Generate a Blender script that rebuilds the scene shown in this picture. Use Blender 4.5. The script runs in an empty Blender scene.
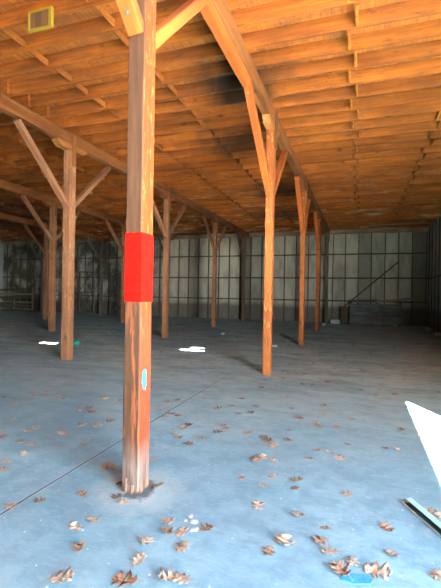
import bpy, bmesh, math, random
from mathutils import Vector, Matrix, noise
R = random.Random(11)
sc = bpy.context.scene
COL = sc.collection
CAM = Vector((0, 0, 1.6)); YAW = .3314; PITCH = -.0035; ROLL = .0165; FPX = 403.3

# ------------------------------------------------------------------ helpers
WM = {}   # world matrices of what has been placed
def link(o, parent=None):
    COL.objects.link(o)
    if parent: o.parent = parent
    return o
def tag(o, label=None, cat=None, group=None, kind=None):
    if label: o['label'] = label
    if cat: o['category'] = cat
    if group: o['group'] = group
    if kind: o['kind'] = kind
    return o
def empty(name, loc, label, cat, group=None):
    o = bpy.data.objects.new(name, None); o.empty_display_size = .1
    o.location = loc; link(o); WM[o.name] = Matrix.Translation(loc); tag(o, label, cat, group); return o
def mesh_obj(name, verts, faces, mat, parent=None, M=None, smooth=False):
    me = bpy.data.meshes.new(name); me.from_pydata([tuple(v) for v in verts], [], faces)
    bm = bmesh.new(); bm.from_mesh(me); bmesh.ops.recalc_face_normals(bm, faces=bm.faces); bm.to_mesh(me); bm.free()
    me.materials.append(mat)
    if smooth:
        for p in me.polygons: p.use_smooth = True
    o = bpy.data.objects.new(name, me); link(o, parent)
    if M is not None:
        ML = (WM.get(parent.name, Matrix.Identity(4)).inverted() @ M) if parent else M
        o.matrix_basis = ML; WM[o.name] = M
    return o
def frame(p, q, hint=(0, 1, 0)):
    p = Vector(p); q = Vector(q); z = (q - p).normalized(); h = Vector(hint)
    x = h.cross(z)
    if x.length < 1e-4: x = Vector((1, 0, 0)).cross(z)
    x.normalize(); y = z.cross(x)
    M = Matrix((x, y, z)).transposed().to_4x4(); M.translation = p
    return M, (q - p).length
def prism(L, w, d, ch=.008, jit=.0, seg=.35, seed=0, z0=0., off=(0, 0), ends=(0, 0)):
    """chamfered rectangular timber along local z with slight waviness; returns verts, faces"""
    n = max(1, int(abs(L) / seg)); V = []; F = []
    a, b = w / 2, d / 2; c = min(ch, a * .45, b * .45)
    sec = [(-a + c, -b), (a - c, -b), (a, -b + c), (a, b - c), (a - c, b), (-a + c, b), (-a, b - c), (-a, -b + c)]
    for i in range(n + 1):
        t = i / n * L
        for k, (x, y) in enumerate(sec):
            jx = jit * noise.noise(Vector((seed * 7.3 + t * 1.7, k * .8, 1.1)))
            jy = jit * noise.noise(Vector((seed * 3.1 + t * 1.7, k * .8, 9.7)))
            e = 0
            if i == 0 and ends[0]: e = ends[0] * noise.noise(Vector((k * 1.9, seed, 3)))
            if i == n and ends[1]: e = ends[1] * noise.noise(Vector((k * 1.9, seed, 5)))
            V.append((x + jx + off[0], y + jy + off[1], z0 + t + e))
    for i in range(n):
        for k in range(8):
            F.append((i * 8 + k, i * 8 + (k + 1) % 8, (i + 1) * 8 + (k + 1) % 8, (i + 1) * 8 + k))
    F.append(tuple(range(8))[::-1]); F.append(tuple(n * 8 + k for k in range(8)))
    return V, F
def join(parts):
    V = []; F = []
    for v, f in parts:
        o = len(V); V += list(v); F += [tuple(i + o for i in g) for g in f]
    return V, F
def timber(name, p, q, w, d, mat, parent=None, hint=(0, 1, 0), jit=.006, ch=.008, seed=None, ends=(0, 0)):
    """w is across hint x axis, d along the hint direction"""
    M, L = frame(p, q, hint)
    v, f = prism(L, w, d, ch, jit, seed=R.random() * 50 if seed is None else seed, ends=ends)
    return mesh_obj(name, v, f, mat, parent, M)
def box(x0, x1, y0, y1, z0, z1):
    V = [(x, y, z) for z in (z0, z1) for y in (y0, y1) for x in (x0, x1)]
    return V, [(0, 2, 3, 1), (4, 5, 7, 6), (0, 1, 5, 4), (2, 6, 7, 3), (0, 4, 6, 2), (1, 3, 7, 5)]
def boxobj(name, b, mat, parent=None, kind=None):
    o = mesh_obj(name, b[0], b[1], mat, parent, Matrix.Identity(4) if parent else None)
    if kind: o['kind'] = kind
    return o

# ------------------------------------------------------------------ materials
class NT:
    def __init__(s, name, rough=.8, spec=.3):
        s.m = bpy.data.materials.new(name); s.m.use_nodes = True
        s.t = s.m.node_tree; s.b = s.t.nodes['Principled BSDF']
        s.b.inputs['Roughness'].default_value = rough; s.b.inputs['Specular IOR Level'].default_value = spec
    def n(s, typ, **kw):
        nd = s.t.nodes.new(typ)
        for k, v in kw.items():
            if k.startswith('_'): setattr(nd, k[1:], v)
        for k, v in kw.items():
            if not k.startswith('_'):
                i = nd.inputs[int(k[1:]) if k[0] == 'i' and k[1:].isdigit() else k.replace('__', ' ')]
                if hasattr(v, 'links') or isinstance(v, bpy.types.NodeSocket): s.t.links.new(v, i)
                else: i.default_value = v
        return nd
    def mix(s, fac, a, b, mode='MIX'):
        nd = s.t.nodes.new('ShaderNodeMix'); nd.data_type = 'RGBA'; nd.blend_type = mode
        for sk, v in ((nd.inputs[0], fac), (nd.inputs[6], a), (nd.inputs[7], b)):
            if isinstance(v, bpy.types.NodeSocket): s.t.links.new(v, sk)
            else: sk.default_value = v if not isinstance(v, tuple) or len(v) == 4 else (*v, 1)
        return nd.outputs[2]
    def ramp(s, v, a, b, o0=0., o1=1.):
        return s.n('ShaderNodeMapRange', i0=v, i1=a, i2=b, i3=o0, i4=o1).outputs[0]
    def math(s, op, a, b=0.):
        return s.n('ShaderNodeMath', _operation=op, i0=a, i1=b).outputs[0]
    def noise(s, vec, scale, detail=4, rough=.6):
        return s.n('ShaderNodeTexNoise', Vector=vec, Scale=scale, Detail=detail, Roughness=rough).outputs[0]
    def mapping(s, vec, sc, loc=(0, 0, 0)):
        nd = s.n('ShaderNodeMapping', Vector=vec, Scale=sc)
        if isinstance(loc, bpy.types.NodeSocket): s.t.links.new(loc, nd.inputs['Location'])
        else: nd.inputs['Location'].default_value = loc
        return nd.outputs[0]
    def bump(s, h, strength=.3, dist=.01):
        nd = s.n('ShaderNodeBump', Strength=strength, Distance=dist, Height=h)
        s.t.links.new(nd.outputs[0], s.b.inputs['Normal'])
    def out(s, c):
        s.t.links.new(c, s.b.inputs['Base Color']); return s.m

SOOT_SHADE = [(-2.15, 6.9, 1.0, .9), (-2.9, 9.6, 1.1, .75), (-2.7, 14.2, 1.3, .8), (-3.6, 18.5, 1.6, .6), (-19, 14, 7.5, .72), (-10.5, 18.5, 2.4, .5)]  # smoke stains; the widest spot paints in the dimness of the far-left roof
def soot_shade(N, c, amount=1.):
    """smoke stains with their own shape and the far-left dimness painted on the underside of the roof"""
    pos = N.n('ShaderNodeNewGeometry').outputs['Position']
    wz = N.noise(N.mapping(pos, (1.1, 5, 5)), 1.3, 5, .7)
    c = N.mix(N.ramp(wz, .46, .62, 0, .5), c, (.17, .058, .022))
    wk = N.noise(N.mapping(pos, (3, 9, 9)), 1.7, 4, .7)
    c = N.mix(N.ramp(wk, .6, .68, 0, .6), c, (.09, .03, .014))
    sep = N.n('ShaderNodeSeparateXYZ', Vector=pos)
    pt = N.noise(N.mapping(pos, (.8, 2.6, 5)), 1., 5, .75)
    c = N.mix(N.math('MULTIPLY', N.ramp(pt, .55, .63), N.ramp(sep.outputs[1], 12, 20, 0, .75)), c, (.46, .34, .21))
    flat = N.n('ShaderNodeCombineXYZ', X=sep.outputs[0], Y=sep.outputs[1]).outputs[0]
    nz = N.noise(N.mapping(flat, (1, 1, 1)), 1.1, 5, .65)
    tot = None
    for x, y, r, s in SOOT_SHADE:
        d = N.n('ShaderNodeVectorMath', _operation='DISTANCE', i0=flat, i1=(x, y, 0)).outputs['Value']
        d = N.math('ADD', d, N.math('MULTIPLY', N.math('SUBTRACT', nz, .5), 1.6 * r))
        k = N.ramp(d, r * 1.15, r * .35, 0, s * amount)
        tot = k if tot is None else N.math('MAXIMUM', tot, k)
    return N.mix(tot, c, (.022, .014, .01))

def wood(name, light, mid, dark, rough=.85, fleck=None, soot_shade_amt=0, grey=None, vary=.35, knots=True, gscale=1.):
    N = NT(name, rough, .2)
    tc = N.n('ShaderNodeTexCoord').outputs['Object']; oi = N.n('ShaderNodeObjectInfo').outputs['Random']
    off = N.n('ShaderNodeCombineXYZ', X=N.math('MULTIPLY', oi, 37.), Y=N.math('MULTIPLY', oi, 91.), Z=N.math('MULTIPLY', oi, 53.)).outputs[0]
    v = N.mapping(tc, (1, 1, 1), off)
    g = N.noise(N.mapping(v, (26 * gscale, 26 * gscale, 1.1)), 1., 5, .65)
    g2 = N.noise(N.mapping(v, (5, 5, .55)), 1., 3, .5)
    blot = N.noise(v, 1.4, 3, .6)
    c = N.mix(N.ramp(g, .36, .66), mid, light)
    c = N.mix(N.ramp(g2, .5, .72, 0, .8), c, dark)
    c = N.mix(N.ramp(blot, .35, .7, 0, vary), c, dark)
    if knots:
        vo = N.n('ShaderNodeTexVoronoi', Vector=N.mapping(v, (2.2, 2.2, 1.3)), Scale=1.).outputs['Distance']
        c = N.mix(N.ramp(vo, .13, .03, 0, .75), c, tuple(k * .45 for k in dark))
    if grey:
        gm = N.noise(N.mapping(v, (7, 7, .7)), 1., 4, .7)
        c = N.mix(N.ramp(gm, .45, .62, 0, .75), c, grey)
    if fleck:
        fm = N.noise(N.mapping(v, (42, 42, 9)), 1., 3, .6)
        c = N.mix(N.ramp(fm, .58, .66, 0, .9), c, fleck)
    br = N.math('ADD', .82, N.math('MULTIPLY', oi, .34))
    hsv = N.n('ShaderNodeHueSaturation', Value=br, Color=c); c = hsv.outputs[0]
    if soot_shade_amt: c = soot_shade(N, c, soot_shade_amt)
    N.bump(N.math('ADD', g, N.math('MULTIPLY', g2, .6)), .35, .006)
    return N.out(c)

M_JOIST = wood('joist_wood', (.47, .138, .017), (.33, .083, .011), (.16, .038, .008), soot_shade_amt=1., vary=.45)
M_BLOCK = wood('blocking_wood', (.62, .20, .025), (.46, .13, .017), (.26, .065, .01), soot_shade_amt=.7)
M_BEAM = wood('beam_wood', (.34, .12, .034), (.23, .074, .02), (.13, .04, .012), vary=.5)
M_POST = wood('post_wood', (.44, .125, .03), (.32, .08, .018), (.17, .042, .012), fleck=(.56, .24, .08), vary=.4)
M_POSTA = None
M_BRACE = wood('brace_wood', (.46, .112, .018), (.33, .072, .012), (.18, .038, .009))
M_POSTB = wood('brown_post_wood', (.36, .155, .07), (.25, .098, .042), (.13, .05, .024), fleck=(.40, .20, .10), vary=.5)
M_BRACEB = wood('brown_brace_wood', (.34, .145, .068), (.24, .095, .042), (.13, .05, .024))
M_CLEAT = wood('cleat_wood', (.5, .20, .06), (.38, .135, .035), (.2, .07, .022))
M_WALLWOOD = wood('wall_framing_wood', (.17, .11, .065), (.11, .07, .042), (.06, .038, .024))
M_TAN = wood('tan_board_wood', (.42, .31, .19), (.27, .18, .10), (.12, .075, .045), vary=.6)
M_OLD = wood('old_grey_wood', (.16, .13, .10), (.10, .08, .06), (.045, .034, .026))
M_TEAL = wood('faded_teal_boards', (.20, .24, .23), (.13, .165, .16), (.08, .07, .055), vary=.8, grey=(.16, .11, .08))

def near_post_mat():
    m = wood('weathered_red_post_wood', (.17, .040, .007), (.115, .024, .005), (.06, .014, .005), fleck=(.30, .10, .022), vary=.3)
    N = NT.__new__(NT); N.m = m; N.t = m.node_tree; N.b = N.t.nodes['Principled BSDF']
    c = N.b.inputs['Base Color'].links[0].from_socket
    tc = N.n('ShaderNodeTexCoord').outputs['Object']; sep = N.n('ShaderNodeSeparateXYZ', Vector=tc)
    x, y, z = sep.outputs
    g = N.noise(N.mapping(tc, (30, 30, 1.6)), 1., 4, .65)
    big = N.noise(N.mapping(tc, (14, 14, 1.3)), 1., 4, .7)
    # old red stain between the foot and the band, rubbed off in flakes
    redz = N.math('MULTIPLY', N.ramp(z, .18, .45), N.ramp(z, 1.56, 1.3))
    rub = N.ramp(N.noise(N.mapping(tc, (55, 55, 14)), 1., 3, .6), .60, .66, 1, 0)
    c = N.mix(N.math('MULTIPLY', N.math('MULTIPLY', redz, rub), .62), c, (.31, .034, .013))
    # face turned to the entrance weathered, painted darker for its weaker light, brown where flaked (the hint axis is world y)
    face = N.ramp(y, -.083, -.088)
    flake = N.math('MULTIPLY', N.ramp(big, .55, .6), N.ramp(z, 1.9, 1.2, .0, 1))
    grey = N.mix(N.ramp(g, .35, .65), (.062, .026, .013), (.095, .044, .023))
    grey = N.mix(N.math('MULTIPLY', flake, .9), grey, (.27, .07, .025))
    c = N.mix(face, c, grey)
    # pale worn foot
    foot = N.math('MULTIPLY', N.ramp(N.math('ADD', z, N.math('MULTIPLY', big, .35)), .62, .38), .75)
    c = N.mix(foot, c, N.mix(N.ramp(g, .4, .62), (.11, .06, .046), (.26, .19, .165)))
    crack = N.math('MULTIPLY', N.ramp(N.noise(N.mapping(tc, (60, 60, 2.)), 1., 3, .7), .64, .69), N.ramp(z, .55, .1))
    c = N.mix(crack, c, (.05, .03, .025))
    return N.out(c)
M_NEAR = near_post_mat()

def deck_mat():
    N = NT('roof_deck_boards', .85, .2)
    pos = N.n('ShaderNodeNewGeometry').outputs['Position']
    sep = N.n('ShaderNodeSeparateXYZ', Vector=pos)
    bx = N.math('DIVIDE', sep.outputs[0], .14)
    idx = N.math('FLOOR', bx); fr = N.math('FRACT', bx)
    rnd = N.n('ShaderNodeTexWhiteNoise', _noise_dimensions='2D',
              Vector=N.n('ShaderNodeCombineXYZ', X=idx, Y=N.math('FLOOR', N.math('ADD', N.math('DIVIDE', sep.outputs[1], 3.2), N.math('MULTIPLY', idx, .37)))).outputs[0]).outputs[0]
    v = N.n('ShaderNodeCombineXYZ', X=N.math('MULTIPLY', sep.outputs[0], 20.), Y=sep.outputs[1], Z=N.math('MULTIPLY', rnd, 30.)).outputs[0]
    g = N.noise(v, 1., 4, .6)
    c = N.mix(N.ramp(g, .35, .65), (.44, .10, .011), (.64, .185, .020))
    c = N.mix(N.ramp(rnd, 0, 1, .0, .45), c, (.30, .10, .03))
    bl = N.noise(N.mapping(pos, (.5, .25, 1)), 1., 4, .7)
    c = N.mix(N.ramp(bl, .5, .72, 0, .55), c, (.20, .075, .035))
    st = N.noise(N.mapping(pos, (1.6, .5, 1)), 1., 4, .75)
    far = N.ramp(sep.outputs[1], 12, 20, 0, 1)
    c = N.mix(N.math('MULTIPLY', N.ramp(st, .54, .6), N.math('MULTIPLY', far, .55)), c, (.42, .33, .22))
    gap = N.math('MAXIMUM', N.ramp(fr, .06, .02), N.ramp(fr, .94, .98))
    c = N.mix(N.math('MULTIPLY', gap, .35), c, (.05, .022, .012))
    c = soot_shade(N, c)
    N.bump(g, .25, .005)
    return N.out(c)
M_DECK = deck_mat()

def floor_mat():
    N = NT('worn_concrete', .72, .35)
    pos = N.n('ShaderNodeNewGeometry').outputs['Position']
    a = N.noise(pos, .55, 5, .6); b = N.noise(pos, 4.2, 6, .7)
    str_ = N.noise(N.mapping(pos, (1, 1, 1)), 38., 4, .75)
    c = N.mix(N.ramp(a, .38, .60), (.185, .34, .425), (.27, .445, .52))
    c = N.mix(N.ramp(b, .46, .58, 0, .55), c, (.155, .28, .35))
    # thin scuffs and scraped light spots
    sc_ = N.n('ShaderNodeTexWave', Vector=N.mapping(pos, (1, .55, 1)), Scale=1.3, Distortion=22., Detail=5, Detail__Scale=2.2).outputs['Fac'] if False else N.noise(N.mapping(pos, (3, 22, 1)), 1.6, 5, .75)
    c = N.mix(N.ramp(sc_, .63, .72, 0, .5), c, (.52, .6, .64))
    c = N.mix(N.ramp(N.noise(pos, 2.3, 7, .8), .60, .70, 0, .6), c, (.50, .57, .60))
    c = N.mix(N.ramp(str_, .62, .75, 0, .35), c, (.18, .22, .24))
    # pale dust, brightened with depth to paint in the light missing far in
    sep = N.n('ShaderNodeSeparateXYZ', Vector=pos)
    dust_lift = N.math('MULTIPLY', N.ramp(N.noise(N.mapping(pos, (.35, .9, 1)), 1.3, 6, .75), .42, .55, .4, 1.), N.ramp(sep.outputs[1], 3.5, 9.5, 0, 1.))
    c = N.mix(dust_lift, c, (.60, .74, .73))
    # fine brown crumbs far in
    pat = N.ramp(N.noise(N.mapping(pos, (1.1, 2.2, 1)), 1.7, 6, .75), .48, .6, 0, .28)
    c = N.mix(N.math('MULTIPLY', pat, N.ramp(sep.outputs[1], 4., 8., .3, 1.5)), c, (.17, .225, .23))
    crumb = N.math('MULTIPLY', N.ramp(N.noise(pos, 14., 3, .6), .64, .69), N.ramp(sep.outputs[1], 6., 9., 0, .55))
    c = N.mix(crumb, c, (.13, .09, .065))
    # expansion joint parallel to the posts
    wob = N.math('MULTIPLY', N.math('SUBTRACT', N.noise(N.mapping(pos, (0, 2.5, 0)), 1., 3, .6), .5), .03)
    jd = N.math('ABSOLUTE', N.math('ADD', N.math('ADD', sep.outputs[0], 2.385), wob))
    line = N.math('MULTIPLY', N.ramp(jd, .010, .005), N.ramp(sep.outputs[1], 8., 5.6, 0, 1))
    edge = N.math('MULTIPLY', N.ramp(jd, .028, .008), N.ramp(sep.outputs[1], 6.8, 5.6, 0, .5))
    c = N.mix(edge, c, (.5, .56, .58))
    c = N.mix(line, c, (.03, .035, .04))
    # dirt and pale grout round the foot of the near post
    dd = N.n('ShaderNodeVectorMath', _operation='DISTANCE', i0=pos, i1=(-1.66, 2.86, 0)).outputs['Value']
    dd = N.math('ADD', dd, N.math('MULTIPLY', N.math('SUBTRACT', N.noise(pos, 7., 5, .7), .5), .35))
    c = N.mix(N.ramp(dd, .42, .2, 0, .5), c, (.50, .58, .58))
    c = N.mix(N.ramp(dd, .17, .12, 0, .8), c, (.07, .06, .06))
    sw0 = N.n('ShaderNodeTexNoise', Vector=pos, Scale=2.6, Detail=2.).outputs['Color']
    sw = N.n('ShaderNodeVectorMath', _operation='ADD', i0=pos, i1=N.mapping(sw0, (.28, .28, .28))).outputs[0]
    brush = N.noise(N.mapping(sw, (9, 26, 1)), 1.6, 5, .75)
    c = N.mix(N.ramp(brush, .54, .66, 0, .26), c, (.42, .60, .66))
    c = N.mix(N.ramp(brush, .46, .36, 0, .20), c, (.10, .20, .26))
    chip = N.ramp(N.noise(pos, 26., 3, .5), .70, .73, 0, .8)
    c = N.mix(chip, c, (.62, .72, .74))
    lit = N.math('MULTIPLY', N.ramp(N.noise(N.mapping(pos, (3.2, 5, 1)), 2.4, 4, .7), .58, .64, 0, .6), N.ramp(sep.outputs[1], 6., 9., 0, 1.))
    c = N.mix(lit, c, (.17, .125, .10))
    h = N.math('SUBTRACT', N.math('ADD', N.math('MULTIPLY', b, .5), N.math('MULTIPLY', str_, .35)), N.math('MULTIPLY', line, 1.))
    N.bump(h, .5, .012)
    return N.out(c)
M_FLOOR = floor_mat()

def panel_mat(name, base, dark, size=.68, axis=0, low=(.085, .07, .055)):
    N = NT(name, .8, .25)
    pos = N.n('ShaderNodeNewGeometry').outputs['Position']; sep = N.n('ShaderNodeSeparateXYZ', Vector=pos)
    idx = N.math('FLOOR', N.math('DIVIDE', N.math('ADD', sep.outputs[axis], 1.41), size))
    w = N.n('ShaderNodeTexWhiteNoise', _noise_dimensions='1D', W=idx).outputs[0]
    c = N.mix(N.ramp(w, 0, 1, 0, .55), base, tuple(k * .62 for k in base))
    c = N.mix(N.ramp(w, .86, .9, 0, .7), c, dark)
    st = N.noise(N.mapping(pos, (1.4, 1.4, .45)), 1., 5, .7)
    c = N.mix(N.ramp(st, .45, .72, 0, .75), c, dark)
    # dirt line along the foot of the wall
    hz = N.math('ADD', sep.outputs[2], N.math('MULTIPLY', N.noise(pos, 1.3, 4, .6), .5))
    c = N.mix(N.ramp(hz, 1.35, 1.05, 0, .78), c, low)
    if axis == 0:   # cluttered left stretch, its dim light painted in as a dark mottle
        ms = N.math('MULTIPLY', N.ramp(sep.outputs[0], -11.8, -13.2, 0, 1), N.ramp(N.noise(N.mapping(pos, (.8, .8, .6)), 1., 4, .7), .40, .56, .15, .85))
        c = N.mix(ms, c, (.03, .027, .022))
    N.bump(N.noise(pos, 9., 4), .2, .01)
    return N.out(c)
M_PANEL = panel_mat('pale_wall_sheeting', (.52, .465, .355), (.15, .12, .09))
M_SIDE = panel_mat('grey_side_sheeting', (.42, .43, .41), (.2, .2, .19), .9, 1)

def flat(name, col, rough=.6, metal=0., nz=0., dark=None, spec=.4, scale=20.):
    N = NT(name, rough, spec); N.b.inputs['Metallic'].default_value = metal
    tc = N.n('ShaderNodeTexCoord').outputs['Object']
    n_ = N.noise(tc, scale, 4, .6)
    c = N.mix(N.ramp(n_, .4, .65, 0, max(nz, .02)), col, dark or tuple(k * .5 for k in col))
    return N.out(c)
M_RED = flat('red_spray_paint', (.72, .006, .003), .9, nz=.35, dark=(.48, .02, .014), scale=35., spec=.0)
M_BLUE = flat('blue_paint_daub', (.03, .19, .31), .8, nz=.4, dark=(.12, .22, .30), spec=.1)
M_YEL = flat('yellow_paint', (.42, .26, .02), .6, nz=.3)
M_BOLT = flat('dull_steel_bolt', (.16, .13, .10), .6, .3, nz=.4)
M_METAL = flat('pale_painted_metal', (.40, .68, .72), .4, 0., nz=.25, dark=(.35, .42, .44))
M_WHITE = flat('white_scrap', (.48, .52, .54), .7, nz=.25)
M_TEALP = flat('teal_plastic', (.02, .42, .34), .4, nz=.2)
M_CHIP = wood('splintered_wood', (.36, .22, .15), (.22, .12, .08), (.07, .045, .035), knots=False)
M_GROUND = flat('pale_gravel', (.50, .47, .42), .9, nz=.4, scale=3.)

def leaf_mat():
    N = NT('dry_oak_leaf', .75, .25)
    tc = N.n('ShaderNodeTexCoord').outputs['Object']; oi = N.n('ShaderNodeObjectInfo').outputs['Random']
    a = N.mix(oi, (.30, .16, .09), (.62, .47, .35))
    n_ = N.noise(tc, 45., 4, .6)
    c = N.mix(N.ramp(n_, .4, .68, 0, .6), a, (.13, .06, .035))
    rib = N.math('ABSOLUTE', N.n('ShaderNodeSeparateXYZ', Vector=tc).outputs[0])
    c = N.mix(N.ramp(rib, .0022, .0008, 0, .6), c, (.6, .42, .27))
    N.bump(n_, .3, .003)
    return N.out(c)
M_LEAF = leaf_mat()
M_STEM = flat('leaf_stem', (.30, .17, .09), .7, nz=.3)

# ------------------------------------------------------------------ setting
XL, XR, YF, YB = -25.6, 3.38, -7.2, 23.6
JB, JT = 5.20, 5.42      # joist underside and top
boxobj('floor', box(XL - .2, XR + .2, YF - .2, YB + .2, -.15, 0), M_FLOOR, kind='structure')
boxobj('ground', box(-60, 60, -60, 60, -.3, -.16), M_GROUND, kind='structure')
# roof deck with two missing-board gaps (out of the picture, they let the sun spots in)
holes = [(-5.5, -4.95, 2.78, 3.22), (-1.1, -.42, 3.28, 3.72), (-1.0, -.6, 3.82, 3.93)]
xs = sorted({XL - .2, XR + .2, *[h[0] for h in holes], *[h[1] for h in holes]})
ys = sorted({YF - .2, YB + .2, *[h[2] for h in holes], *[h[3] for h in holes]})
parts = []
for i in range(len(xs) - 1):
    for j in range(len(ys) - 1):
        cx, cy = (xs[i] + xs[i + 1]) / 2, (ys[j] + ys[j + 1]) / 2
        if any(h[0] < cx < h[1] and h[2] < cy < h[3] for h in holes): continue
        parts.append(box(xs[i], xs[i + 1], ys[j], ys[j + 1], JT + .001, JT + .04))
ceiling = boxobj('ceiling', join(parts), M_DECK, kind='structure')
ROWS = [-1.7, -6.36, -11.22, -16.08, -20.9]
edges = [XR] + ROWS + [XL]
jy = [4.76 + .505 * k for k in range(-22, 38)]
jy = [y for y in jy if YF < y < YB - .1]
for n_, y in enumerate(jy):
    P = []
    for k in range(len(edges) - 1):
        xa, xb = edges[k], edges[k + 1]
        s = .028 if k % 2 else -.028
        s += .01 * (R.random() - .5)
        a = xa + (.18 if k else 0); b = xb - (.18 if k < len(edges) - 2 else 0)
        hgt = JT - JB
        P.append(prism(a - b, .048, hgt + .02 * (R.random() - .7) * 0, .004, .012, .8, seed=n_ * 9 + k, z0=b - XL, off=(s, 0)))
    v, f = join(P)
    M, L = frame((XL, y, (JB + JT) / 2), (XR, y, (JB + JT) / 2), (0, 0, 1))
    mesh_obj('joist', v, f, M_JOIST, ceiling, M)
# blocking between joists, two staggered lines in every bay
bl = []
for k in range(len(edges) - 1):
    xa, xb = edges[k], edges[k + 1]
    for t in (1 / 3, 2 / 3):
        x = xa + (xb - xa) * t
        if k == 0: x = (1.5, -.15)[t > .5]
        for i in range(len(jy) - 1):
            bl.append((x + (.05 if i % 2 else -.05) * (1 if k == 0 else .4) + R.uniform(-.02, .02), jy[i] + .03, jy[i + 1] - .03))
bl_vis = [b for b in bl if b[1] > 3.2]
bl_vis.sort(key=lambda b: (b[0]) ** 2 + (b[1]) ** 2)
near, rest = bl_vis[:98], bl_vis[98:]
for x, a, b in near:
    timber('blocking', (x, a, 5.257), (x, b, 5.257), .04 if x > -1.7 else .03, .10, M_BLOCK if x > -1.7 else M_JOIST, ceiling, (0, 0, 1), jit=.004)
P = []
for x, a, b in rest: P.append(box(x - .021, x + .021, a, b, 5.205, 5.315))
o = boxobj('blocking', join(P), M_JOIST, ceiling); o['kind'] = 'stuff'

# walls
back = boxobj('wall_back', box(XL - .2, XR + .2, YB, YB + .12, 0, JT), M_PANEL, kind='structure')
OPT, OPY0, OPY1 = 4.25, -2.9, 1.49
right = boxobj('wall_right', join([box(XR, XR + .12, OPY1, YB, 0, JT), box(XR, XR + .12, YF, OPY0, 0, JT), box(XR, XR + .12, OPY0, OPY1, OPT, JT)]), M_SIDE, kind='structure')
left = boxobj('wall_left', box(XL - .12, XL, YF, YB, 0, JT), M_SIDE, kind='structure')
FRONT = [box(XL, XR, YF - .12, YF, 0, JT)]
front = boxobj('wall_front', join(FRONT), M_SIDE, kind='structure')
x = -1.41 + .68 * 7 - .03
k = 0
while x > XL + .1:
    if x < XR - .05:
        timber('stud', (x, YB - .045, 0), (x + R.uniform(-.02, .02), YB - .045, 5.15), .05, .09, M_WALLWOOD, back, jit=.01)
    x -= .68 if x > -12.5 else .64
for z in (1.22, 2.5, 3.83):
    timber('girt', (XL, YB - .035, z), (XR, YB - .035, z + .03), .045, .07, M_WALLWOOD, back, (0, 0, 1), jit=.02)
for y in [2.2 + .9 * i for i in range(24)]:
    timber('stud', (XR - .04, y, 0), (XR - .04, y, 5.15), .05, .08, M_WALLWOOD, right, jit=.01)
timber('girt', (XR - .04, 2, 2.5), (XR - .04, YB, 2.5), .06, .06, M_WALLWOOD, right, (0, 0, 1), jit=.01)
timber('top_plate', (XL, YB - .12, 5.08), (XR, YB - .12, 5.08), .14, .22, M_TAN, back, (0, 0, 1), jit=.03)
# pale ragged boards nailed under the last joists
for i in range(9):
    xa = -24.5 + i * 3.1; xb = xa + R.uniform(2.2, 3.3); y = R.choice((22.1, 22.5, 22.9)) + R.uniform(-.1, .1)
    timber('nailer_board', (xa, y, 5.18), (min(xb, XR - .05), y + R.uniform(-.1, .1), 5.18), .22, .03, M_TAN, ceiling, (0, 0, 1), jit=.03)

# ------------------------------------------------------------------ beams
BB, BT = 4.93, 5.20
beam_lab = {
 -1.7: 'weathered brown roof beam over the right-hand row of posts, running from above the near red-banded post',
 -6.36: 'long brown roof beam over the middle row of posts, entering at the left edge of the photo',
 -11.22: 'shadowed roof beam over the third row of posts, behind the middle row on the left',
 -16.08: 'dim roof beam over the fourth row of posts, deep in the shed on the left',
 -20.9: 'darkest and farthest-left roof beam, near the cluttered end of the back wall'}
for i, x in enumerate(ROWS):
    o = timber('timber_beam', (x, YF, (BB + BT) / 2), (x, YB - .25, (BB + BT) / 2), .16, BT - BB - .004, M_BEAM, None, (0, 0, 1), jit=.014, ch=.01)
    tag(o, beam_lab[x], 'beam', 'roof beams on the rows of posts')

bm1 = bpy.data.objects['timber_beam']
dbl = timber('doubler', (ROWS[0] - .01, 4.15, BB - .065), (ROWS[0] - .01, 6.05, BB - .065), .135, .12, M_BRACE, bm1, (0, 0, 1), jit=.008, ch=.008)
dbl['label'] = 'short bright orange timber fixed under the beam'

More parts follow.
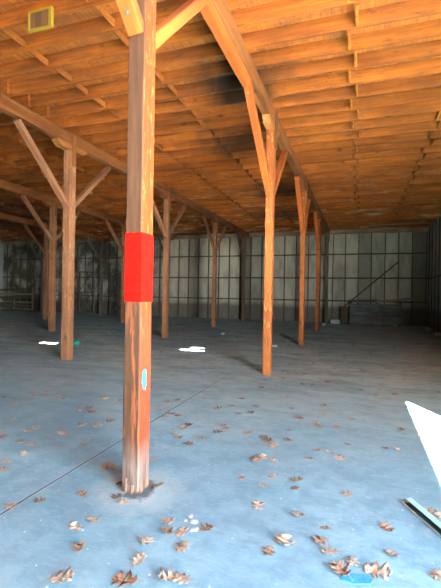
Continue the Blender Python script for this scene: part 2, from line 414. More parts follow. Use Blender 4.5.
# ------------------------------------------------------------------ posts
def bolt(parent, loc, nrm, r=.022):
    M, _ = frame(loc, Vector(loc) + Vector(nrm), (0, 0, 1))
    V = []; F = []
    n = 12
    for j, (rr, zz) in enumerate(((r, -.004), (r, .006), (r * .5, .007), (r * .5, .016), (r * .3, .018))):
        for a in range(n): V.append((rr * math.cos(a * 2 * math.pi / n), rr * math.sin(a * 2 * math.pi / n), zz))
    for j in range(4):
        for a in range(n): F.append((j * n + a, j * n + (a + 1) % n, (j + 1) * n + (a + 1) % n, (j + 1) * n + a))
    F.append(tuple(range(n))); F.append(tuple(4 * n + a for a in range(n)))
    return M, V, F
def add_bolt(part, root, loc, nrm, r=.022):
    M, V, F = bolt(part, loc, nrm, r)
    o = mesh_obj('bolt', V, F, M_BOLT)
    o.parent = part
    o.matrix_basis = WM[part.name].inverted() @ M
def make_post(x, y, wx, wy, label, mat=M_POST, foot=3.58, run=1.45, detail=1, lean=0., brace_mat=M_BRACE, group='roof posts'):
    if x < -3 and mat is M_POST: mat, brace_mat = M_POSTB, M_BRACEB
    root = empty('timber_post', (x, y, 0), label, 'post', group)
    top = BB - .13
    timber('shaft', (x, y, 0), (x + lean, y, top), wx, wy, mat, root, jit=.004 if mat is M_NEAR else .010, ch=.010)
    # bolster under the beam, chamfered ends
    L = 1.0; V = []; h = .128; z1 = BB - .001; w = wx * .46
    prof = [(-L / 2, z1), (-L / 2, z1 - h * .35), (-L / 2 + .12, z1 - h * .9), (-L / 2 + .2, z1 - h), (L / 2 - .2, z1 - h), (L / 2 - .12, z1 - h * .9), (L / 2, z1 - h * .35), (L / 2, z1)]
    for sx in (-w, w):
        for a, z in prof: V.append((a - 0, sx, z))
    n = len(prof); F = [tuple(range(n)), tuple(range(n, 2 * n))[::-1]] + [(k, (k + 1) % n, n + (k + 1) % n, n + k) for k in range(n)]
    # local z along the beam so the grain follows it
    V = [(v[1], v[2], v[0]) for v in V]
    M = Matrix(((1, 0, 0, x), (0, 0, 1, y), (0, 1, 0, 0), (0, 0, 0, 1)))
    mesh_obj('bolster', V, F, M_CLEAT if detail else M_BEAM, root, M)
    timber('cleat', (x + .08 + .018, y + .02, top - .35), (x + .08 + .018, y + .02, BT - .03), .032, .12, M_BEAM, root, jit=.004)
    for s in ((-1,) if y > 22 else (-1, 1)):
        rn = run * (.85 if (s > 0 and x == -1.7 and y < 4) else 1.22 if (s < 0 and x == -1.7 and 4 < y < 10) else 1)
        p = Vector((x, y + s * (wy / 2 - .015), foot - .05)); q = Vector((x, y + s * (wy / 2 + rn), BB - .02))
        d = (q - p).normalized()
        b = timber('brace', p, q - d * .03, .125, .105, brace_mat, root, (0, 1, 0) if 0 else (0, d.z, -d.y), jit=.006, ends=(.04, .04))
        if detail:
            up = Vector((0, -s * d.z, s * d.y)) * 1.0
            nn = Vector((0, s * -d.z, abs(d.y)))      # upper/outer side
            lo = Vector((0, s * d.z, -abs(d.y)))      # lower side
            add_bolt(b, root, p + d * .16 + lo * .0535, lo, .02)
            add_bolt(b, root, q - d * .2 + lo * .0535, lo, .02)
    return root

Y1 = [2.89, 7.85, 12.81, 17.77, 22.73]
Y2 = [7.66, 12.62, 17.58, 22.54]
A = make_post(-1.7, 2.89, .15, .185, 'near timber post with a bright red painted band and a splintered foot', M_NEAR, foot=3.70)
make_post(-1.7, 7.85, .15, .18, 'orange-brown timber post standing in the middle of the floor, next behind the red-banded post')
make_post(-1.7, 12.81, .15, .18, 'third timber post of the right-hand row, two bays behind the red-banded post', detail=0)
make_post(-1.7, 17.77, .15, .18, 'fourth timber post of the right-hand row, slim and close to the back wall', detail=0)
make_post(-1.7, 22.73, .15, .18, 'last post of the right-hand row, against the back wall beside the white block', M_WALLWOOD, detail=0, brace_mat=M_WALLWOOD)
make_post(-6.36, 7.66, .19, .2, 'thick brown timber post near the left side with a teal cup behind its foot')
make_post(-6.36, 12.62, .16, .18, 'brown timber post just right of the red-banded post, second of the middle row', detail=0)
make_post(-6.36, 17.58, .16, .18, 'third post of the middle row, left of the centre post', detail=0)
make_post(-6.36, 22.54, .16, .18, 'fourth and last post of the middle row, dark against the back wall', M_WALLWOOD, detail=0, brace_mat=M_WALLWOOD)
make_post(-11.22, 12.62, .18, .2, 'shaded timber post just left of the thick brown post', detail=0)
make_post(-11.22, 17.58, .16, .18, 'slim dark post seen just left of the red band, second of the third row', detail=0)
make_post(-11.22, 22.54, .16, .18, 'dark post at the back wall just right of the red band', M_WALLWOOD, detail=0, brace_mat=M_WALLWOOD)
make_post(-16.08, 17.58, .17, .18, 'dim post half hidden behind the shaded post at far left', detail=0)
make_post(-16.08, 22.54, .17, .18, 'dim post at the back wall standing within the cross-braced frame', M_OLD, detail=0, brace_mat=M_OLD)
make_post(-20.9, 22.54, .17, .18, 'dark post at the cluttered far-left end of the back wall', M_OLD, detail=0, brace_mat=M_OLD)

# --- details of the near post
ax, ay, hw, hd = -1.7, 2.89, .075, .0925
def sleeve(name, z0, z1, mat, rag=.006, t=.0012, ncol=10, nseg=6):
    """thin coat of paint round the post, following the shaft's section"""
    c = .012; a = hw + .0012 + t; b = hd + .0012 + t
    sec = []
    cor = [(-a, -b), (a, -b), (a, b), (-a, b)]
    for i in range(4):
        p0, p1 = Vector(cor[i]), Vector(cor[(i + 1) % 4])
        for k in range(ncol): sec.append(p0.lerp(p1, k / ncol))
    # cut corners
    sec = [Vector((max(-a + 0, min(a, s.x)), max(-b, min(b, s.y)))) * 1 for s in sec]
    n = len(sec); V = []; F = []
    for j in range(nseg + 1):
        for i, s in enumerate(sec):
            z = z0 + (z1 - z0) * j / nseg
            if j in (0, nseg): z += rag * noise.noise(Vector((i * .9, j, 2)))
            k = .985 if i % ncol == 0 else 1
            V.append((s.x * k, s.y * k, z))
    for j in range(nseg):
        for i in range(n): F.append((j * n + i, j * n + (i + 1) % n, (j + 1) * n + (i + 1) % n, (j + 1) * n + i))
    # inner skin closes it into a real thin shell
    o = len(V)
    for j in range(nseg + 1):
        for i in range(n):
            v = V[j * n + i]; V.append((v[0] * .93, v[1] * .93, v[2]))
    for j in range(nseg):
        for i in range(n): F.append((o + j * n + i, o + (j + 1) * n + i, o + (j + 1) * n + (i + 1) % n, o + j * n + (i + 1) % n))
    for i in range(n):
        F.append((i, o + i, o + (i + 1) % n, (i + 1) % n)); F.append((nseg * n + i, nseg * n + (i + 1) % n, o + nseg * n + (i + 1) % n, o + nseg * n + i))
    ob = mesh_obj(name, V, F, mat, A, Matrix.Translation((ax + .001, ay, 0)))
    return ob
o = sleeve('paint_band', 1.515, 2.065, M_RED); o['label'] = 'bright red painted band'
def daub(name, y, z, w, h, mat, seed):
    V = []; n = 22; X = ax + hw + .0055
    for sgn in (0, 1):
        for i in range(n):
            a = i * 2 * math.pi / n; r = 1 + .9 * noise.noise(Vector((math.cos(a) * 2.6, math.sin(a) * 2.6, seed)))
            V.append((X - .002 + .0025 * sgn, y + w / 2 * r * math.cos(a), z + h / 2 * r * math.sin(a) - (.25 * h * (math.cos(a) > .2 and math.sin(a) < 0))))
    F = [tuple(range(n))[::-1], tuple(range(n, 2 * n))] + [(i, (i + 1) % n, n + (i + 1) % n, n + i) for i in range(n)]
    return mesh_obj(name, V, F, mat, A, Matrix.Identity(4))
daub('paint_daub', 2.865, .90, .062, .15, M_BLUE, 4)['label'] = 'light blue daub of paint'
# peeled strips and loosened fibres at the foot
for i in range(12):
    side = i % 2
    h = R.uniform(.03, .12)
    if side: # near face (towards -y)
        px = ax + R.uniform(-.07, .07); p = (px, ay - hd - R.uniform(.004, .016), .0); q = (px + R.uniform(-.008, .008), ay - hd - .001, h)
        timber('splinter', p, q, R.uniform(.008, .02), .006, M_CHIP, A, jit=.003, ch=.001)
    else:
        py = ay + R.uniform(-.08, .08); p = (ax + hw + R.uniform(.004, .014), py, 0); q = (ax + hw + .002, py, h)
        timber('splinter', p, q, R.uniform(.008, .02), .006, M_CHIP, A, (1, 0, 0), jit=.003, ch=.001)

# ------------------------------------------------------------------ leaves
def ray(u, v):
    a = u - 220.5; b = v - 294; c, s = math.cos(ROLL), math.sin(ROLL)
    a, b = a * c + b * s, -a * s + b * c
    x, y, z = a / FPX, 1., -b / FPX
    c, s = math.cos(PITCH), math.sin(PITCH); y, z = y * c - z * s, y * s + z * c
    c, s = math.cos(YAW), math.sin(YAW); return Vector((x * c - y * s, x * s + y * c, z))
def fl(u, v, Z=0.):
    r = ray(u, v); return CAM + r * ((Z - 1.6) / r.z)
def leaf_mesh(seed, curl, L=.1):
    rr = random.Random(seed)
    # half outline of a lobed oak leaf, from stem end (y=0) to the tip (y=1); x = half width
    half = [(0, .0), (.04, .08), (.20, .10), (.30, .17), (.17, .22), (.12, .26), (.14, .32), (.34, .36), (.52, .50), (.40, .51), (.30, .50), (.17, .50), (.11, .55), (.14, .60), (.32, .68), (.40, .84), (.27, .80), (.15, .78), (.10, .82), (.11, .90), (.04, .95), (0, 1.0)]
    half = [(x * rr.uniform(.85, 1.15), y + rr.uniform(-.012, .012)) for x, y in half]
    cx = [rr.uniform(.6, 1.3) * curl for _ in range(2)]; tw = rr.uniform(-1, 1); roll = rr.uniform(.5, 1.4) * curl
    def P(x, y):
        X = x * L; Y = (y - .5) * L
        z = abs(x) ** 1.5 * L * cx[0 if x < 0 else 1] * 1.1 + ((y - .5) ** 2) * L * roll + x * (y - .5) * L * tw * curl
        z += .05 * L * noise.noise(Vector((x * 6, y * 6, seed)))
        return (X * (1 - .25 * curl * abs(x)), Y, z)
    V = []; F = []; n = len(half)
    for s in (-1, 1):
        for cfrac in (0, .5, 1):
            for (x, y) in half: V.append(P(s * x * cfrac, y if cfrac else min(1, max(0, y))))
    for si in range(2):
        for c in range(2):
            a = (si * 3 + c) * n; b = a + n
            for i in range(n - 1): F.append((a + i, a + i + 1, b + i + 1, b + i) if si else (a + i, b + i, b + i + 1, a + i + 1))
    mz = min(v[2] for v in V)
    me = bpy.data.meshes.new('leaf'); me.from_pydata([(v[0], v[1], v[2] - mz) for v in V], [], F)
    bm = bmesh.new(); bm.from_mesh(me); bmesh.ops.remove_doubles(bm, verts=bm.verts, dist=1e-6)
    bmesh.ops.recalc_face_normals(bm, faces=bm.faces)
    ex = bmesh.ops.extrude_face_region(bm, geom=bm.faces[:])
    for g_ in ex['geom']:
        if isinstance(g_, bmesh.types.BMVert): g_.co.z += .0008
    bmesh.ops.recalc_face_normals(bm, faces=bm.faces)
    mz = min(v.co.z for v in bm.verts)
    for v in bm.verts: v.co.z -= mz
    bm.to_mesh(me); bm.free(); me.materials.append(M_LEAF)
    for p in me.polygons: p.use_smooth = True
    z0 = P(0, 0)[2] - mz
    # stem
    Vs = []; Fs = []
    for i in range(5):
        t = i / 4; c = Vector((.05 * L * t * t, -.5 * L - .28 * L * t + .06 * L, max(.0012, (P(0, 0)[2] - mz) * (1 - t) + .002)))
        for a in range(5): Vs.append(c + Vector((.0011 * math.cos(a * 1.2566), 0, .0011 * math.sin(a * 1.2566))))
    for i in range(4):
        for a in range(5): Fs.append((i * 5 + a, i * 5 + (a + 1) % 5, i * 5 + 5 + (a + 1) % 5, i * 5 + 5 + a))
    Fs += [(0, 1, 2, 3, 4), (20, 21, 22, 23, 24)]
    ms = bpy.data.meshes.new('stem'); ms.from_pydata([tuple(v) for v in Vs], [], Fs); ms.materials.append(M_STEM)
    return me, ms
LM = [leaf_mesh(s, c) for s, c in ((1, .2), (2, .35), (3, .5), (4, .65), (5, .3), (6, .8), (7, .4), (8, .12))]
def leaf(pt, size, var, rz, label, group, stem=True, tilt=(0, 0), z=.001):
    me, ms = LM[var % 8]
    o = bpy.data.objects.new('dry_leaf', me); link(o)
    o.location = (pt.x, pt.y, z); o.scale = (size / .1,) * 3; o.rotation_euler = (tilt[0], tilt[1], rz)
    tag(o, label, 'leaf', group)
    if stem:
        s = bpy.data.objects.new('stem', ms); link(s, o)
    return o
G_N = 'dry leaves lying on the near floor'
# u, v, size(m), label
NEAR = [
 (377.5,571.5,.135,'large crumpled brown leaf at the bottom right, touching the right end of the blue flake'),
 (341,570.5,.11,'crumpled tan-brown leaf at the left end of the blue flake'),
 (352.6,561.5,.08,'small curled leaf directly above the blue flake at bottom right'),
 (285.5,541.7,.12,'spread pale leaf with pointed lobes, alone left of the bottom right cluster'),
 (321,540.6,.09,'pale leaf right of the spread pale lobed leaf'),
 (330,552,.085,'curled leaf just below another pale one, above the bottom right cluster'),
 (325.4,528,.065,'thin greyish leaf scrap above the pale leaf at lower right'),
 (298,516,.085,'brown leaf above the spread pale lobed leaf'),
 (346.8,494,.08,'single brown leaf on open floor left of the metal channel'),
 (387,528,.085,'curled brown leaf lying below left of the metal channel'),
 (392,555,.07,'thin twiggy leaf right of the bottom right cluster, below the metal channel'),
 (431,511.5,.085,'tan leaf touching the metal channel, nearer its pointed far end'),
 (440.5,517,.085,'tan leaf beside the metal channel at the right photo edge'),
 (437.5,575.5,.08,'brown leaf cut by the right photo edge near the bottom corner'),
 (297,481,.10,'brown leaf, upper one of a pair right of the split leaf pair at lower centre'),
 (295,488,.07,'small pale leaf, lower one of the pair at lower centre right'),
 (272,476.6,.07,'small tan leaf left of the brown pair at lower centre'),
 (258.4,505.5,.10,'long curled pale leaf at lower centre with a darker half'),
 (263.4,486,.07,'small pale pointed leaf above the long curled one at lower centre'),
 (241.8,478,.07,'small brown leaf at lower centre, below the large leaf cluster'),
 (268.8,552,.08,'small pale pointed leaf at the bottom, left of the spread pale one'),
 (279,539,.06,'tiny brown leaf touching the spread pale lobed leaf on its left'),
 (167.8,521,.09,'pale upright curled leaf left of the white chips'),
 (167.5,532,.085,'tan leaf below the pale upright curled one, left of the white chips'),
 (182,532,.09,'flat tan leaf just below the white chips'),
 (207,528.6,.09,'tan leaf with pointed lobes right of the white chips'),
 (146.6,541.5,.09,'reddish brown flat leaf near the bottom, left of centre'),
 (182.5,547,.09,'brown leaf standing on edge below the flat tan one'),
 (139,560.6,.085,'dull brown leaf near the bottom, below the reddish one'),
 (124.6,580.5,.125,'large pale pointed leaf at the bottom edge, left of the brown pair'),
 (168.5,579.5,.11,'brown leaf at the bottom edge, left one of a touching pair'),
 (181,579,.09,'tan leaf at the bottom edge, right one of a touching pair'),
 (62,578,.11,'long reddish leaf at the bottom left'),
 (78.7,549,.095,'tan leaf at lower left, above the long reddish one'),
 (75.6,527.5,.085,'brown leaf at lower left, lower one of the slanted pair'),
 (93,520,.085,'darker curled leaf at lower left, upper one of the slanted pair'),
 (40,501.5,.075,'small reddish leaf close to the floor joint on the left'),
 (11.6,507,.08,'small rusty leaf lying on the floor joint at the left edge'),
 (82,493.7,.075,'small rusty leaf between the floor joint and the near post foot'),
 (108.5,466,.11,'dark brown leaf in the shadow left of the near post foot'),
 (117.5,497,.09,'flat rusty leaf at the foot of the near post, front left'),
 (122.7,502,.07,'small rusty leaf just in front of the flat one by the near post foot'),
 (152,460.5,.07,'tan leaf behind the near post foot on its right'),
 (189,443.5,.10,'pale rounded curled leaf right of the near post, on its own'),
 (218,408,.115,'bright rusty leaf right of the joint, largest on the middle floor'),
 (257,459,.13,'large crumpled brown leaf of the cluster on the middle floor'),
 (264,457.5,.10,'tan leaf lying against the large crumpled one on the middle floor'),
 (273,460.5,.08,'small leaf at the right end of the middle floor cluster'),
 (288,440,.11,'broad brown leaf on the middle floor, right of the stacked small ones'),
 (300,417.7,.09,'leaf with a pale half, right of centre beyond the broad brown one'),
 (308.5,458.6,.11,'brown leaf, left one of three below right of centre'),
 (340,457.5,.10,'brown leaf, right one of three below right of centre'),
 (330,452,.07,'small pale leaf, middle one of three below right of centre'),
 (317.6,450,.09,'dark leaf, rear one beside the group of three right of centre'),
 (348,444,.08,'upright curled leaf behind the group of three right of centre'),
 (396.8,448.7,.075,'single pale leaf near the sunlit patch, on its lower left'),
 (401,429.4,.10,'dark flat leaf left of the sunlit patch'),
 (420.6,437.6,.08,'small leaf on the edge of the sunlit patch'),
 (351,418.4,.09,'dark brown leaf alone left of the sunlit patch'),
 (323.8,405,.09,'brown leaf, rear one of a close pair right of the centre post foot'),
 (324,413.7,.07,'greyer leaf, front one of a close pair right of the centre post foot'),
]
GRP = [ # (label, group, points)
 ('small brown leaf on the grey floor left of the near post, beyond the joint', 'scattered leaves left of the near post',
  [(78.7,411),(92,413),(82,426),(97,426.7),(36,429),(63,433.6),(85,445),(20,443),(31,445),(24,454),(6,462.7),(12.4,420),(3,437.5),(4,398),(33,396.8),(45.7,395.7),(64,398.8),(46.5,391.8),(110.5,422),(118,400.7),(58,396),(15,404),(27,432),(88,408),(105,399),(2,470)]),
 ('small brown leaf in the loose scatter right of the near post, along the joint', 'scattered leaves right of the near post',
  [(157,407),(165.4,417),(178,416),(161.8,396),(189,426),(174.5,434),(205,399),(178,400.6),(183,429),(179,438),(168,403),(171,414),(202,439),(161,411)]),
 ('small brown leaf on the open floor in front of the centre post', 'scattered leaves in front of the centre post',
  [(231,406),(223.5,426),(218,432.6),(238,414.4),(250.7,413.7),(256,407),(247.8,433.7),(264,437.6),(270.6,445),(297.8,418),(261.5,388),(276,386.5),(291.7,409),(227,429),(268,441),(274,447),(241,399),(286,398)]),
 ('small leaf scrap on the right half of the floor, short of the sunlit patch', 'leaf scraps left of the sunlit patch',
  [(320,427.5),(336,428),(386,449),(333,385.6),(342,388.5),(302.6,384.8),(312,385.6),(301,376),(395,394.7),(375.7,395.4),(289,431),(316,424),(360,391),(328,383)]),
]
lab_seen = set()
for i, (u, v, s, lab) in enumerate(NEAR):
    assert lab not in lab_seen; lab_seen.add(lab)
    rr = random.Random(i * 13 + 5)
    leaf(fl(u, v + 1), s * 1.25, rr.randrange(8), rr.uniform(0, 6.28), lab, G_N, tilt=(rr.uniform(-.15, .15), rr.uniform(-.15, .15)), z=.004)
for lab, g, pts in GRP:
    for i, (u, v) in enumerate(pts):
        rr = random.Random(u * 7 + v)
        leaf(fl(u, v), rr.uniform(.09, .145), rr.randrange(8), rr.uniform(0, 6.28), lab, g, tilt=(rr.uniform(-.1, .1), rr.uniform(-.1, .1)), z=.003)
rr = random.Random(77)
n = 0; far_xy = [tuple(fl(274.5, 347))[:2], tuple(fl(223, 334.5))[:2]]
while n < 150:
    y = rr.uniform(7.2, 17); x = rr.uniform(-10, 1.8)
    if noise.noise(Vector((x * .5, y * .35, 3.3))) < rr.uniform(-.25, .35): continue
    if abs(x + 1.7) < .3 and any(abs(y - q) < .3 for q in Y1): continue
    if abs(x + 6.36) < .3 and any(abs(y - q) < .3 for q in Y2): continue
    if any((x - a_) ** 2 + (y - b_) ** 2 < .05 for a_, b_ in far_xy): continue
    far_xy.append((x, y)); n += 1
    leaf(Vector((x, y, 0)), rr.uniform(.08, .14), rr.randrange(8), rr.uniform(0, 6.28), 'tiny distant leaf in the brown litter scattered deep across the shed floor', 'far leaf litter', stem=False, z=.002)

# ------------------------------------------------------------------ small things on the floor
def rock(name, pt, r, mat, label, cat, seed, flatn=.5, group=None, parent=None):
    bm = bmesh.new(); bmesh.ops.create_icosphere(bm, subdivisions=2, radius=1)
    for v in bm.verts:
        k = 1 + .55 * noise.noise(v.co * 1.4 + Vector((seed, 0, 0)))
        v.co = Vector((v.co.x * r * k, v.co.y * r * k * .8, v.co.z * r * k * flatn))
    mz = min(v.co.z for v in bm.verts)
    for v in bm.verts: v.co.z -= mz
    me = bpy.data.meshes.new(name); bm.to_mesh(me); bm.free(); me.materials.append(mat)
    o = bpy.data.objects.new(name, me); link(o); o.location = (pt[0], pt[1], .0005); o.rotation_euler.z = seed
    return tag(o, label, cat, group)
def shard(name, pt, L, W, rz, mat, label, cat, tilt=.1, seed=0, group=None, h=.004):
    n = 13; V = []
    for t in (0, 1):
        for i in range(n):
            a = i * 2 * math.pi / n; r = 1 + .7 * noise.noise(Vector((math.cos(a) * 3, math.sin(a) * 3, seed)))
            V.append((L / 2 * r * math.cos(a), W / 2 * r * math.sin(a), h * t + .012 * abs(noise.noise(Vector((i, seed, 0))))))
    mz = min(v[2] for v in V); V = [(a, b, c - mz) for a, b, c in V]
    F = [tuple(range(n))[::-1], tuple(range(n, 2 * n))] + [(i, (i + 1) % n, n + (i + 1) % n, n + i) for i in range(n)]
    o = mesh_obj(name, V, F, mat); o.location = (pt[0], pt[1], .001); o.rotation_euler.z = rz
    return tag(o, label, cat, group)
p = fl(357, 579)
M_FLAKE = flat('pale_blue_sheet', (.08, .34, .62), .9, nz=.6, dark=(.03, .17, .36), scale=40., spec=.1)
shard('plastic_flake', p, .17, .085, .35, M_FLAKE, 'crumpled light blue flake among the leaves at bottom right', 'plastic scrap', seed=3)
for i, (u, v, r) in enumerate(((190.5, 517, .022), (194, 523, .03), (194.5, 530.5, .026), (186, 521, .014))):
    rock('white_chip', fl(u, v), r * 1.15, M_WHITE, ['upper small white chip in the pale heap at lower centre', 'largest white chip in the middle of the pale heap at lower centre', 'lowest white chip of the pale heap, above the flat tan leaf', 'tiny white crumb on the left of the pale heap'][i], 'chip', i + 2, .22, 'white chips on the near floor')
for i, (u, v, L, rz, lab) in enumerate((
    (144.5, 482.5, .09, .9, 'pale splinter of wood at the near post foot, right side'),
    (150, 484, .06, 0, 'short pale splinter beside a longer one at the near post foot'),
    (159.3, 486, .085, 1.15, 'dark stick of wood on the floor right of the near post foot'),
    (131, 491, .07, .2, 'splinter lying in front of the near post foot'),
    (139, 490, .05, 1.9, 'short splinter at the front corner of the near post foot'),
    (119, 484, .05, 1.2, 'dark splinter at the left corner of the near post foot'),
    (153, 489, .04, 2.3, 'small dark crumb of wood just right of the near post foot'),
    (136, 494, .05, .5, 'dark crumb of wood in front of the near post foot'),
    (125, 489, .04, 2.8, 'tiny dark crumb of wood at the front left of the near post foot'))):
    p = fl(u, v); d = Vector((math.cos(rz), math.sin(rz), 0))
    o = timber('wood_splinter', Vector((p.x, p.y, .008)) - d * L / 2, Vector((p.x, p.y, .009)) + d * L / 2, .016, .012, M_WALLWOOD if 'dark' in lab else M_CHIP, None, (0, 0, 1), jit=.006, ch=.003, ends=(.01, .01))
    tag(o, lab, 'splinter', 'splinters round the near post foot')

# metal channel lying on the floor at right
ch = empty('metal_channel', (.335, 3.40, 0), 'long pale turquoise metal channel lying on the floor at the right edge', 'metal strip')
dirc = Vector((.455, -.89, 0)); nrm = Vector((-.89, -.455, 0)) # towards camera-left
L = 1.5; s = Vector((.335, 3.40, 0))
def strip(name, off0, off1, z0, z1, start=0.):
    a = s + dirc * start; b = s + dirc * L
    V = [];
    for p_ in (a, b):
        for o_, z_ in ((off0, z0), (off1, z0), (off1, z1), (off0, z1)): V.append(p_ - nrm * o_ * 1 + Vector((0, 0, z_)))
    F = [(0, 1, 2, 3), (4, 7, 6, 5), (0, 4, 5, 1), (1, 5, 6, 2), (2, 6, 7, 3), (3, 7, 4, 0)]
    return mesh_obj(name, V, F, M_METAL, ch, Matrix.Identity(4))
strip('lip', 0, .012, .001, .010)
o = strip('flange', .0121, .07, .001, .003); o.data.materials[0] = flat('shadowed_metal', (.16, .20, .22), .8, nz=.4)  # channel floor coloured dark for the shadow that falls inside it
strip('web', .067, .07, .0031, .042)
strip('flange', .020, .07, .0421, .046, .02)
# far bits
p = fl(74.6, 345.5)
cup = []
n = 14
for r_, z_ in ((.045, 0), (.06, .15), (.055, .15), (.04, .01)):
    for a in range(n): cup.append((r_ * math.cos(a * 2 * math.pi / n), r_ * math.sin(a * 2 * math.pi / n), z_))
F = [(j * n + a, j * n + (a + 1) % n, (j + 1) * n + (a + 1) % n, (j + 1) * n + a) for j in range(3) for a in range(n)] + [tuple(range(n))[::-1], tuple(3 * n + a for a in range(n))]
o = mesh_obj('plastic_cup', cup, F, M_TEALP); o.location = (p.x, p.y, .061); o.rotation_euler = (math.pi / 2 - .1, 0, 1.2)
o.location.z = .066
tag(o, 'small teal plastic cup on the floor behind the thick brown post', 'cup')
rock('paper_scrap', fl(274.5, 347), .10, M_WHITE, 'pale crumpled scrap on the floor left of the third right-hand post', 'scrap', 3, .35)
rock('paper_scrap', fl(223, 334.5), .11, M_WHITE, 'pale scrap on the floor in front of the back wall, left of the centre post', 'scrap', 5, .3)
for i, (u, v, r, lab) in enumerate(((395, 326.5, .10, 'small bright scrap in front of the teal boards at the back'), (427, 331, .14, 'whitish rubble lump by the foot of the right wall corner'), (436, 336, .12, 'smaller whitish rubble lump at the right photo edge'), (324, 325.5, .1, 'small pale scrap left of the white block at the back wall'))):
    rock('rubble', fl(u, v) + Vector((-.0,0,0)), r, M_WHITE, lab, 'rubble', i + 7, .6)
o = boxobj('white_block', box(-1.45, -.98, 22.7, 23.0, 0, .24), flat('dirty_white_block', (.42, .44, .43), .9, nz=.4, scale=6.)); bm = bmesh.new(); bm.from_mesh(o.data); bmesh.ops.bevel(bm, geom=bm.edges[:], offset=.015, segments=2, affect='EDGES'); bm.to_mesh(o.data); bm.free()
tag(o, 'dirty white block on the floor against the back wall beside the last right-hand post', 'block')

# ------------------------------------------------------------------ clutter along the back wall
t = empty('board_barrier', (.8, 23.0, 0), 'low barrier of faded teal-grey boards with a broken brown top rail, against the back wall', 'barrier')
for i in range(5):
    timber('board', (-.48, 22.98 + R.uniform(-.02, .02), .13 + i * .225), (2.12, 22.98 + R.uniform(-.02, .02), .13 + i * .225 + R.uniform(-.03, .03)), .2, .035, M_TEAL, t, (0, 1, 0), jit=.02)
for x in (-.42, .9, 2.05): timber('upright', (x, 23.06, 0), (x, 23.06, 1.3), .1, .09, M_WALLWOOD, t, jit=.01)
timber('rail', (-.5, 22.93, 1.27), (.95, 22.93, 1.30), .06, .12, M_OLD, t, (0, 0, 1), jit=.02)
timber('rail', (.8, 22.90, 1.24), (2.6, 22.92, 1.44), .05, .1, M_TAN, t, (0, 0, 1), jit=.03)
o = timber('leaning_pole', (-.9, 23.45, .84), (1.95, 23.46, 3.4), .07, .06, M_WALLWOOD, None, jit=.01)
tag(o, 'dark wooden pole slanting up the pale back wall above the teal boards', 'pole')
t = empty('low_cupboard', (-1.0, 23.2, 0), 'low dark wooden bin left of the teal boards', 'bin')
for (xa, xb, ya, yb, za, zb, nm) in ((-.95, -.9, 22.95, 23.35, 0, .9, 'side'), (-.6, -.55, 22.95, 23.35, 0, .9, 'side'), (-.9, -.6, 22.95, 23.0, .05, .85, 'front'), (-.97, -.53, 22.92, 23.36, .9, .94, 'lid')):
    boxobj(nm, box(xa, xb, ya, yb, za, zb), M_WALLWOOD, t)

def frame_thing(name, label, cat, x0, x1, y, z0, z1, n, mat, cross=True, rails=(0., .5, 1.)):
    t = empty(name, ((x0 + x1) / 2, y, 0), label, cat)
    for i in range(n + 1):
        x = x0 + (x1 - x0) * i / n; timber('upright', (x, y, z0), (x, y, z1), .09, .07, mat, t, jit=.02)
    for r_ in rails:
        z = z0 + .05 + (z1 - z0 - .1) * r_; timber('rail', (x0, y - .06, z), (x1, y - .06, z), .05, .08, mat, t, (0, 0, 1), jit=.02)
    if cross:
        for i in range(n):
            a = x0 + (x1 - x0) * i / n; b = x0 + (x1 - x0) * (i + 1) / n
            zm = z0 + (z1 - z0) * .5
            for (za, zb) in ((z0, zm), (zm, z1)):
                timber('cross_brace', (a, y - .1, za), (b, y - .1, zb), .045, .03, mat, t, jit=.01)
                timber('cross_brace', (a, y - .132, zb), (b, y - .132, za), .045, .03, mat, t, jit=.01)
    return t
frame_thing('braced_frame', 'tall cross-braced wooden frame between the thick brown post and the red band', 'frame', -19.2, -16.9, 22.9, 0.05, 2.9, 2, M_OLD)
frame_thing('braced_frame', 'second cross-braced wooden frame, right beside the red band at the back wall', 'frame', -15.6, -12.6, 22.9, 0.05, 2.85, 2, M_OLD)
t = frame_thing('slatted_gate', 'low pale slatted wooden gate at the far left end of the back wall', 'gate', -25.2, -21.9, 22.7, .15, 1.75, 2, M_TAN, False, (.0,))
for i in range(5): timber('slat', (-25.2, 22.62, .45 + i * .27), (-21.9, 22.62, .45 + i * .27 + R.uniform(-.1, .1)), .02, .12, M_TAN if i % 2 else M_OLD, t, (0, 0, 1), jit=.02)
o = timber('long_board', (-20.5, 21.9, 4.86), (-13.2, 22.1, 4.93), .16, .04, M_CLEAT, None, (0, 0, 1), jit=.04)
o.location.z += .12
tag(o, 'long tan board hung under the joists near the back wall, left of the red band', 'board')

# yellow framed panel hung from the joists at top left
t = empty('framed_panel', (-3.99, 4.19, 5.0), 'small brown panel in a yellow frame hung from a joist at top left', 'panel')
x0, x1, z0, z1, y = -4.18, -3.80, 4.995, 5.25, 4.195
boxobj('panel', box(x0 + .02, x1 - .04, y, y + .02, z0 + .03, z1 - .03), wood('brown_panel', (.3, .14, .06), (.22, .1, .045), (.13, .06, .03)), t)
for nm, b in (('frame_side', box(x0, x0 + .022, y - .012, y + .03, z0, z1)), ('frame_side', box(x1 - .045, x1, y - .012, y + .03, z0, z1)), ('frame_rail', box(x0 + .022, x1 - .045, y - .012, y + .03, z0, z0 + .018)), ('frame_rail', box(x0 + .022, x1 - .045, y - .012, y + .03, z1 - .018, z1))):
    boxobj(nm, b, M_YEL, t)

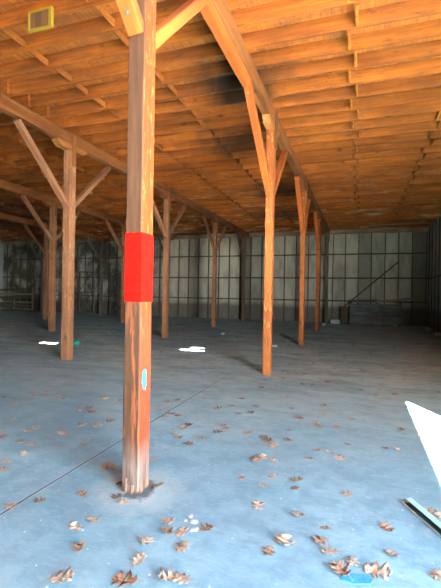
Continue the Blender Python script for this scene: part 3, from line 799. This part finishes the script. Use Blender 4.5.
# ------------------------------------------------------------------ light
EL = math.radians(35); H = Vector((.46, -.89, 0)).normalized()
sd = Vector((H.x * math.cos(EL), H.y * math.cos(EL), math.sin(EL)))
sun = bpy.data.lights.new('sun', 'SUN'); sun.energy = 105; sun.angle = .009; sun.color = (1, .92, .76)
so = bpy.data.objects.new('sun', sun); link(so); so.rotation_euler = (-sd).to_track_quat('-Z', 'Y').to_euler()
w = bpy.data.worlds.new('sky'); sc.world = w; w.use_nodes = True
nt = w.node_tree; bg = nt.nodes['Background']
g = nt.nodes.new('ShaderNodeTexCoord'); sp = nt.nodes.new('ShaderNodeSeparateXYZ'); nt.links.new(g.outputs['Generated'], sp.inputs[0])
rp = nt.nodes.new('ShaderNodeValToRGB'); nt.links.new(sp.outputs[2], rp.inputs[0])
rp.color_ramp.elements[0].color = (4.3, 4.9, 5.2, 1); e_ = rp.color_ramp.elements.new(.2); e_.color = (.62, .86, 1, 1); rp.color_ramp.elements[2].color = (.22, .55, .95, 1); rp.color_ramp.elements[2].position = .7
nt.links.new(rp.outputs[0], bg.inputs[0]); bg.inputs[1].default_value = 6.
pl = bpy.data.lights.new('portal', 'AREA'); pl.shape = 'RECTANGLE'; pl.size = OPY1 - OPY0; pl.size_y = OPT; pl.cycles.is_portal = True
po = bpy.data.objects.new('portal', pl); link(po); po.location = (XR + .1, (OPY0 + OPY1) / 2, OPT / 2)
po.rotation_euler = Vector((-1, 0, 0)).to_track_quat('-Z', 'Z').to_euler()

# ------------------------------------------------------------------ camera
cd = bpy.data.cameras.new('camera'); cam = bpy.data.objects.new('camera', cd); link(cam); sc.camera = cam
cd.sensor_fit = 'VERTICAL'; cd.sensor_height = 24; cd.lens = FPX / 588 * 24; cd.clip_start = .05; cd.clip_end = 300
fw = Vector((-math.sin(YAW) * math.cos(PITCH), math.cos(YAW) * math.cos(PITCH), math.sin(PITCH)))
rt = Vector((math.cos(YAW), math.sin(YAW), 0)); up = rt.cross(fw)
c, s_ = math.cos(ROLL), math.sin(ROLL)
r2 = rt * c + up * s_; u2 = -rt * s_ + up * c
M = Matrix((r2, u2, -fw)).transposed().to_4x4(); M.translation = CAM; cam.matrix_world = M
vs = sc.view_settings; sc.display_settings.display_device = 'sRGB'
vs.view_transform = 'Standard'; vs.look = 'None'; vs.gamma = 1; vs.use_curve_mapping = False; vs.exposure = 2.6
sc.cycles.max_bounces = 10; sc.cycles.diffuse_bounces = 7; sc.cycles.use_denoising = True
sc.cycles.sample_clamp_indirect = 0
